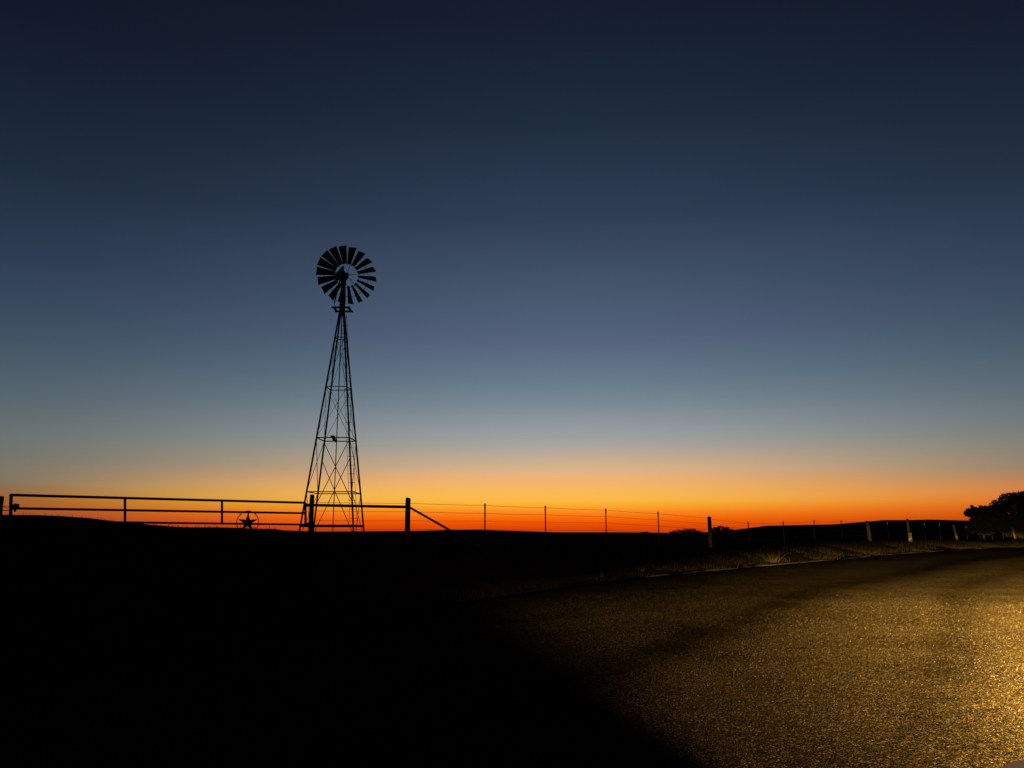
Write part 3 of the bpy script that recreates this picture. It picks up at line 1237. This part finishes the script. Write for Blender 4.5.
def build_grass():
    rnd = random.Random(21)
    m = MB()

    def blade(x, y, z, h, w):
        a = rnd.uniform(0, 6.283)
        dx, dy = math.cos(a), math.sin(a)
        lx, ly = rnd.gauss(0, 0.32) * h, rnd.gauss(0, 0.32) * h
        m.add([(x - dx * w, y - dy * w, z - 0.02), (x + dx * w, y + dy * w, z - 0.02),
               (x + dx * w * 0.6 + lx * 0.4, y + dy * w * 0.6 + ly * 0.4, z + h * 0.6), (x + lx, y + ly, z + h),
               (x - dx * w * 0.6 + lx * 0.4, y - dy * w * 0.6 + ly * 0.4, z + h * 0.6)], [(0, 1, 2, 4), (4, 2, 3)])

    # roadside verge along the far edge
    n = 0
    while n < 21000:
        i = int(len(EL) * rnd.random())
        p = EL[i]
        if not (-8 < p.x < 62 and p.y > 8):
            continue
        if p.x < 9 and rnd.random() < 0.55:
            continue
        far = ss(15, 60, p.length)
        d = 0.12 + abs(rnd.gauss(0, 1.0)) * 2.2 + rnd.random() * 1.2
        den = noise.noise(Vector((p.x * 0.5, p.y * 0.5, d * 0.4)))
        den += 0.5 * noise.noise(Vector((p.x * 1.7, p.y * 1.7, d * 1.1)))
        if den < rnd.uniform(-0.2, 0.45):
            continue
        q = p + normal2(i) * d + Vector((rnd.uniform(-.3, .3), rnd.uniform(-.3, .3)))
        h = rnd.uniform(0.08, 0.3) * (0.5 + 0.5 * ss(0.3, 2.0, d)) * (1.0 + 1.0 * max(0, den)) * (1.8 if rnd.random() < 0.04 else 1)
        blade(q.x, q.y, terrain(q.x, q.y), h, 0.006 + 0.012 * far)
        n += 1
    # thin turf on the bank in the dark on the left
    n = 0
    while n < 9000:
        x, y = rnd.uniform(-24, 6), rnd.uniform(8, 36)
        d = edge_d(x, y)
        if d < 1.2:
            continue
        blade(x, y, terrain(x, y), rnd.uniform(0.03, 0.09), 0.006)
        n += 1
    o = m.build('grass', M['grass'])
    tag(o, 'short dry grass along the far road verge and on the bank', 'grass', kind='stuff')


build_grass()


def weed(px, py, Y, h, n, seed, label, spread=0.25):
    rnd = random.Random(seed)
    p = at(px, py, Y)
    g = Vector((p.x, p.y, terrain(p.x, p.y)))
    m = MB()
    for _ in range(n):
        a = rnd.uniform(0, 6.283)
        b = g + Vector((math.cos(a), math.sin(a), 0)) * rnd.uniform(0, spread * 0.4)
        hh = h * rnd.uniform(0.5, 1.05)
        e = b + Vector((math.cos(a) * spread * rnd.random(), math.sin(a) * spread * rnd.random(), hh))
        mid = b.lerp(e, 0.55) + Vector((0, 0, hh * 0.12))
        m.tube([b - Vector((0, 0, 0.04)), mid, e], [0.009, 0.007, 0.002], 4)
        for _k in range(3):
            q = b.lerp(e, rnd.uniform(0.3, 0.95))
            t = rnd.uniform(0, 6.283)
            d = Vector((math.cos(t), math.sin(t), rnd.uniform(0.1, 0.8))) * rnd.uniform(0.06, 0.14)
            s = Vector((-math.sin(t), math.cos(t), 0)) * 0.014
            m.add([q, q + d * 0.5 + s, q + d, q + d * 0.5 - s], [(0, 1, 2, 3)])
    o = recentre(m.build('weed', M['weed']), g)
    tag(o, label, 'weed', 'weeds on the road verge')


weed(601.5, 577, 28.3, 0.42, 7, 1, 'thin upright pale weed at the dim left end of the lit verge', 0.12)
weed(772, 561, 38.5, 0.6, 46, 2, 'wide clump of pale weeds on the verge, right of the thick wooden post', 0.75)
weed(640, 573, 31.0, 0.3, 18, 3, 'low ragged weed near the middle of the dim verge', 0.4)
weed(898, 549, 53.5, 0.35, 24, 4, 'low weed tuft at the road edge in front of the cream marker post', 0.5)


# ------------------------------------------------------------------ car with its headlights on
def build_car():
    HEAD = R(24)
    fwd = Vector((math.sin(HEAD), math.cos(HEAD), 0))
    rgt = Vector((math.cos(HEAD), -math.sin(HEAD), 0))
    W = 0.90
    corner = Vector((2.165, 3.665, 0))          # front left corner on plan
    centre_front = corner + rgt * (W - 0.12) + fwd * 0.14
    gz = 0.004
    car = thing('parked_car', centre_front - fwd * 2.3 + Vector((0, 0, gz)),
                'dark car with its headlights on, only a bonnet corner showing at the bottom right', 'car')

    def P(s, a, z):     # s metres back from the nose, a to the right, z up
        return centre_front - fwd * s + rgt * a + Vector((0, 0, z + gz))

    # body: sections along the length; each one (s, half width, sill, shoulder height, deck height)
    sec = [(0.00, 0.58, 0.34, 0.56, 0.60), (0.06, 0.70, 0.24, 0.64, 0.69), (0.22, 0.83, 0.20, 0.70, 0.76), (0.55, 0.885, 0.19, 0.76, 0.83),
           (1.00, 0.90, 0.19, 0.81, 0.90), (1.40, 0.90, 0.19, 0.85, 0.95), (2.2, 0.90, 0.18, 0.88, 0.93), (3.2, 0.90, 0.18, 0.90, 0.95), (3.9, 0.885, 0.2, 0.90, 0.97),
           (4.35, 0.84, 0.24, 0.86, 0.95), (4.55, 0.74, 0.30, 0.80, 0.88), (4.6, 0.62, 0.36, 0.7, 0.76)]
    prof = []
    for s, w, sill, sh, dk in sec:
        ring = [(-w * 0.9, sill), (-w * 0.985, sill + 0.12), (-w, (sill + sh) / 2 + 0.08), (-w * 0.965, sh), (-w * 0.86, dk - 0.025), (-w * 0.5, dk),
                (0, dk + 0.012)]
        ring = ring + [(-a, z) for a, z in ring[-2::-1]]
        prof.append([P(s, a, z) for a, z in ring])
    n = len(prof[0])
    vs = [p for r_ in prof for p in r_]
    fs = []
    for i in range(len(prof) - 1):
        for k in range(n):
            j = (k + 1) % n
            fs.append((i * n + k, (i + 1) * n + k, (i + 1) * n + j, i * n + j))
    fs.append(tuple(range(n)))
    fs.append(tuple((len(prof) - 1) * n + k for k in range(n))[::-1])
    body = MB().add(vs, [f[::-1] for f in fs]).build('body', M['paint'], car, smooth=True)
    sd = body.modifiers.new('smooth', 'SUBSURF')
    sd.levels = sd.render_levels = 2
    # cabin
    cs = [(1.35, 0.74, 0.90), (2.05, 0.62, 1.36), (2.5, 0.60, 1.42), (3.1, 0.60, 1.41), (3.55, 0.62, 1.33), (4.15, 0.72, 0.95)]
    vs, fs = [], []
    for s, w, z in cs:
        zb = 0.86
        vs += [P(s, -0.80 if 1.5 < s < 4 else -w, zb), P(s, -w, z), P(s, -w * 0.5, z + 0.03), P(s, w * 0.5, z + 0.03), P(s, w, z), P(s, 0.80 if 1.5 < s < 4 else w, zb)]
    for i in range(len(cs) - 1):
        for k in range(5):
            fs.append((i * 6 + k, i * 6 + k + 1, (i + 1) * 6 + k + 1, (i + 1) * 6 + k))
    roof = MB().add(vs, fs).build('cabin', M['paint'], car, smooth=True)

    def patch(name, pts, m, off):
        a, b, c = [Vector(p) for p in pts[:3]]
        nn = (b - a).cross(c - a).normalized()
        cc = sum((Vector(p) for p in pts), Vector()) / len(pts)
        mid = P(2.5, 0, 0.95)
        if nn.dot(cc - mid) < 0:
            nn = -nn
        return MB().slab([Vector(p) + nn * off for p in pts], nn, 0.012).build(name, m, car)

    patch('windscreen', [P(1.45, -0.70, 0.985), P(1.45, 0.70, 0.985), P(2.0, 0.6, 1.345), P(2.0, -0.6, 1.345)], M['tint'], 0.035)
    patch('rear_window', [P(3.62, -0.6, 1.30), P(3.62, 0.6, 1.30), P(4.08, 0.68, 1.0), P(4.08, -0.68, 1.0)], M['tint'], 0.03)
    for sg in (-1, 1):
        patch('side_window', [P(1.85, sg * 0.785, 0.95), P(2.62, sg * 0.785, 0.95), P(2.62, sg * 0.625, 1.36), P(2.12, sg * 0.64, 1.33)], M['tint'], 0.02)
        patch('side_window', [P(2.72, sg * 0.785, 0.95), P(3.62, sg * 0.785, 0.96), P(3.42, sg * 0.64, 1.32), P(2.72, sg * 0.625, 1.36)], M['tint'], 0.02)
        mr = MB()
        c = P(1.98, sg * 0.98, 0.97)
        mr.tube([c - fwd * 0.07, c - fwd * 0.03, c + fwd * 0.05, c + fwd * 0.09], [0.075, 0.085, 0.07, 0.03], 12)
        mr.bar(P(1.96, sg * 0.84, 0.93), c, 0.05, 0.04)
        mr.build('wing_mirror', M['paint'], car, smooth=True)
        for s in (1.75, 2.75):
            MB().bar(P(s + 0.78, sg * 0.913, 0.8), P(s + 0.60, sg * 0.913, 0.8), 0.02, 0.03).build('door_handle', M['trim'], car)
    for s in (0.88, 3.62):
        for sg in (-1, 1):
            c = P(s, sg * 0.80, 0.32)
            ax = rgt * sg
            t = MB()
            t.tube([c - ax * 0.11, c - ax * 0.09, c + ax * 0.10, c + ax * 0.125], [0.27, 0.32, 0.32, 0.27], 32)
            wheel = t.build('wheel', M['rubber'], car, smooth=True)
            rm = MB()
            rm.ring(c + ax * 0.128, fwd, Vector((0, 0, 1)), 0.2, 0.018, 32, 6)
            rm.tube([c + ax * 0.11, c + ax * 0.14], 0.05, 16)
            for k in range(5):
                a = 2 * math.pi * k / 5
                d = fwd * math.cos(a) + Vector((0, 0, 1)) * math.sin(a)
                rm.bar(c + ax * 0.13 + d * 0.04, c + ax * 0.13 + d * 0.2, 0.05, 0.02)
            rm.build('rim', M['alloy'], wheel)
            MB().ring(P(s, sg * 0.895, 0.33), fwd, Vector((0, 0, 1)), 0.37, 0.022, 40, 6).build('wheel_arch', M['trim'], car)
    g = MB()
    for k in range(5):
        g.bar(P(-0.012, -0.36, 0.40 + k * 0.04), P(-0.012, 0.36, 0.40 + k * 0.04), 0.03, 0.014)
    g.build('grille', M['trim'], car)
    for sg in (-1, 1):
        c = P(0.09, sg * 0.56, 0.56)
        lens = MB()
        lens.tube([c - fwd * 0.08, c + fwd * 0.085], [0.085, 0.085], 20)
        hl = lens.build('headlight', M['trim'], car, smooth=False)
        gl = MB()
        gl.tube([c + fwd * 0.075, c + fwd * 0.092], [0.07, 0.062], 20)
        gl.build('lens', M['lens'], hl)
        ld = bpy.data.lights.new('headlight_beam', 'SPOT')
        ld.energy = BEAM_POWER
        ld.color = (1, 1, 1)
        ld.spot_size = R(150)
        ld.spot_blend = 0.6
        ld.shadow_soft_size = 0.06
        ld.use_nodes = True
        nt = ld.node_tree
        N, L = nt.nodes, nt.links
        em = next(x for x in N if x.type == 'EMISSION')
        tc = N.new('ShaderNodeTexCoord')
        sp = N.new('ShaderNodeSeparateXYZ')
        L.new(tc.outputs['Normal'], sp.inputs[0])

        def mth(op, a, b=None, clamp=False):
            q = N.new('ShaderNodeMath')
            q.operation = op
            q.use_clamp = clamp
            for i, v in enumerate((a, b)):
                if v is None:
                    continue
                if isinstance(v, (int, float)):
                    q.inputs[i].default_value = v
                else:
                    L.new(v, q.inputs[i])
            return q.outputs[0]

        def mr(v, a, b, c, d):
            q = N.new('ShaderNodeMapRange')
            q.interpolation_type = 'SMOOTHSTEP'
            for i, x in enumerate((a, b, c, d)):
                q.inputs[1 + i].default_value = x
            L.new(v, q.inputs[0])
            return q.outputs[0]

        zz = mth('MAXIMUM', mth('MULTIPLY', sp.outputs[2], BEAM_SIGN), 0.02)
        az = mth('DIVIDE', sp.outputs[0], zz)               # tangent of the angle to the side
        el = sp.outputs[1]                                  # sine of the angle above the beam axis plane
        # a dipped beam: most light just under the cut-off, less and less towards the bumper
        dn = mth('MAXIMUM', mth('MULTIPLY', el, -1.0), 0.034)
        vert = mth('POWER', mth('DIVIDE', 0.1, dn), BEAM_FALL)
        # the cut-off sits lower on the side of oncoming traffic
        low = mth('ADD', el, mr(az, -0.5, -0.06, BEAM_DIP, 0.0))
        cut = mr(low, *BEAM_CUT, 1.0, 0.0)
        # the beam spreads wider the closer it falls to the bumper
        wide = mth('ADD', az, mth('MULTIPLY', mth('SUBTRACT', dn, 0.07), 2.2))
        left = mr(wide, *BEAM_LEFT, 0.0, 1.0)
        stray = mth('MULTIPLY', mr(el, 0.012, 0.042, BEAM_STRAY, BEAM_STRAY * 0.08), mr(az, -1.2, -0.6, 0.0, 1.0))
        core = mth('POWER', 2.71828, mth('MULTIPLY', mth('MAXIMUM', mth('MINIMUM', az, 0.2), -0.37), BEAM_CORE))
        rside = mr(az, 0.9, 3.0, 1.0, 0.0)
        st = mth('MULTIPLY', mth('MULTIPLY', vert, core), mth('MULTIPLY', rside, mth('ADD', mth('MULTIPLY', cut, left), stray)))
        L.new(st, em.inputs['Strength'])
        em.inputs['Color'].default_value = BEAM_COLOUR
        lo = bpy.data.objects.new('headlight_beam', ld)
        p = c + fwd * 0.12
        COL.objects.link(lo)
        lo.parent = car
        lo.location = p - car.location
        lo.rotation_euler = (R(90), 0, -HEAD)


BEAM_DIP = 0.025
BEAM_STRAY = 0.012
BEAM_POWER = 94000
BEAM_SIGN = -1.0
BEAM_FALL = 2.4
BEAM_LEFT = (-0.92, -0.44)
BEAM_CORE = 5.1
BEAM_CUT = (-0.025, 0.011)
BEAM_COLOUR = (1.0, 0.53, 0.095, 1)
build_car()
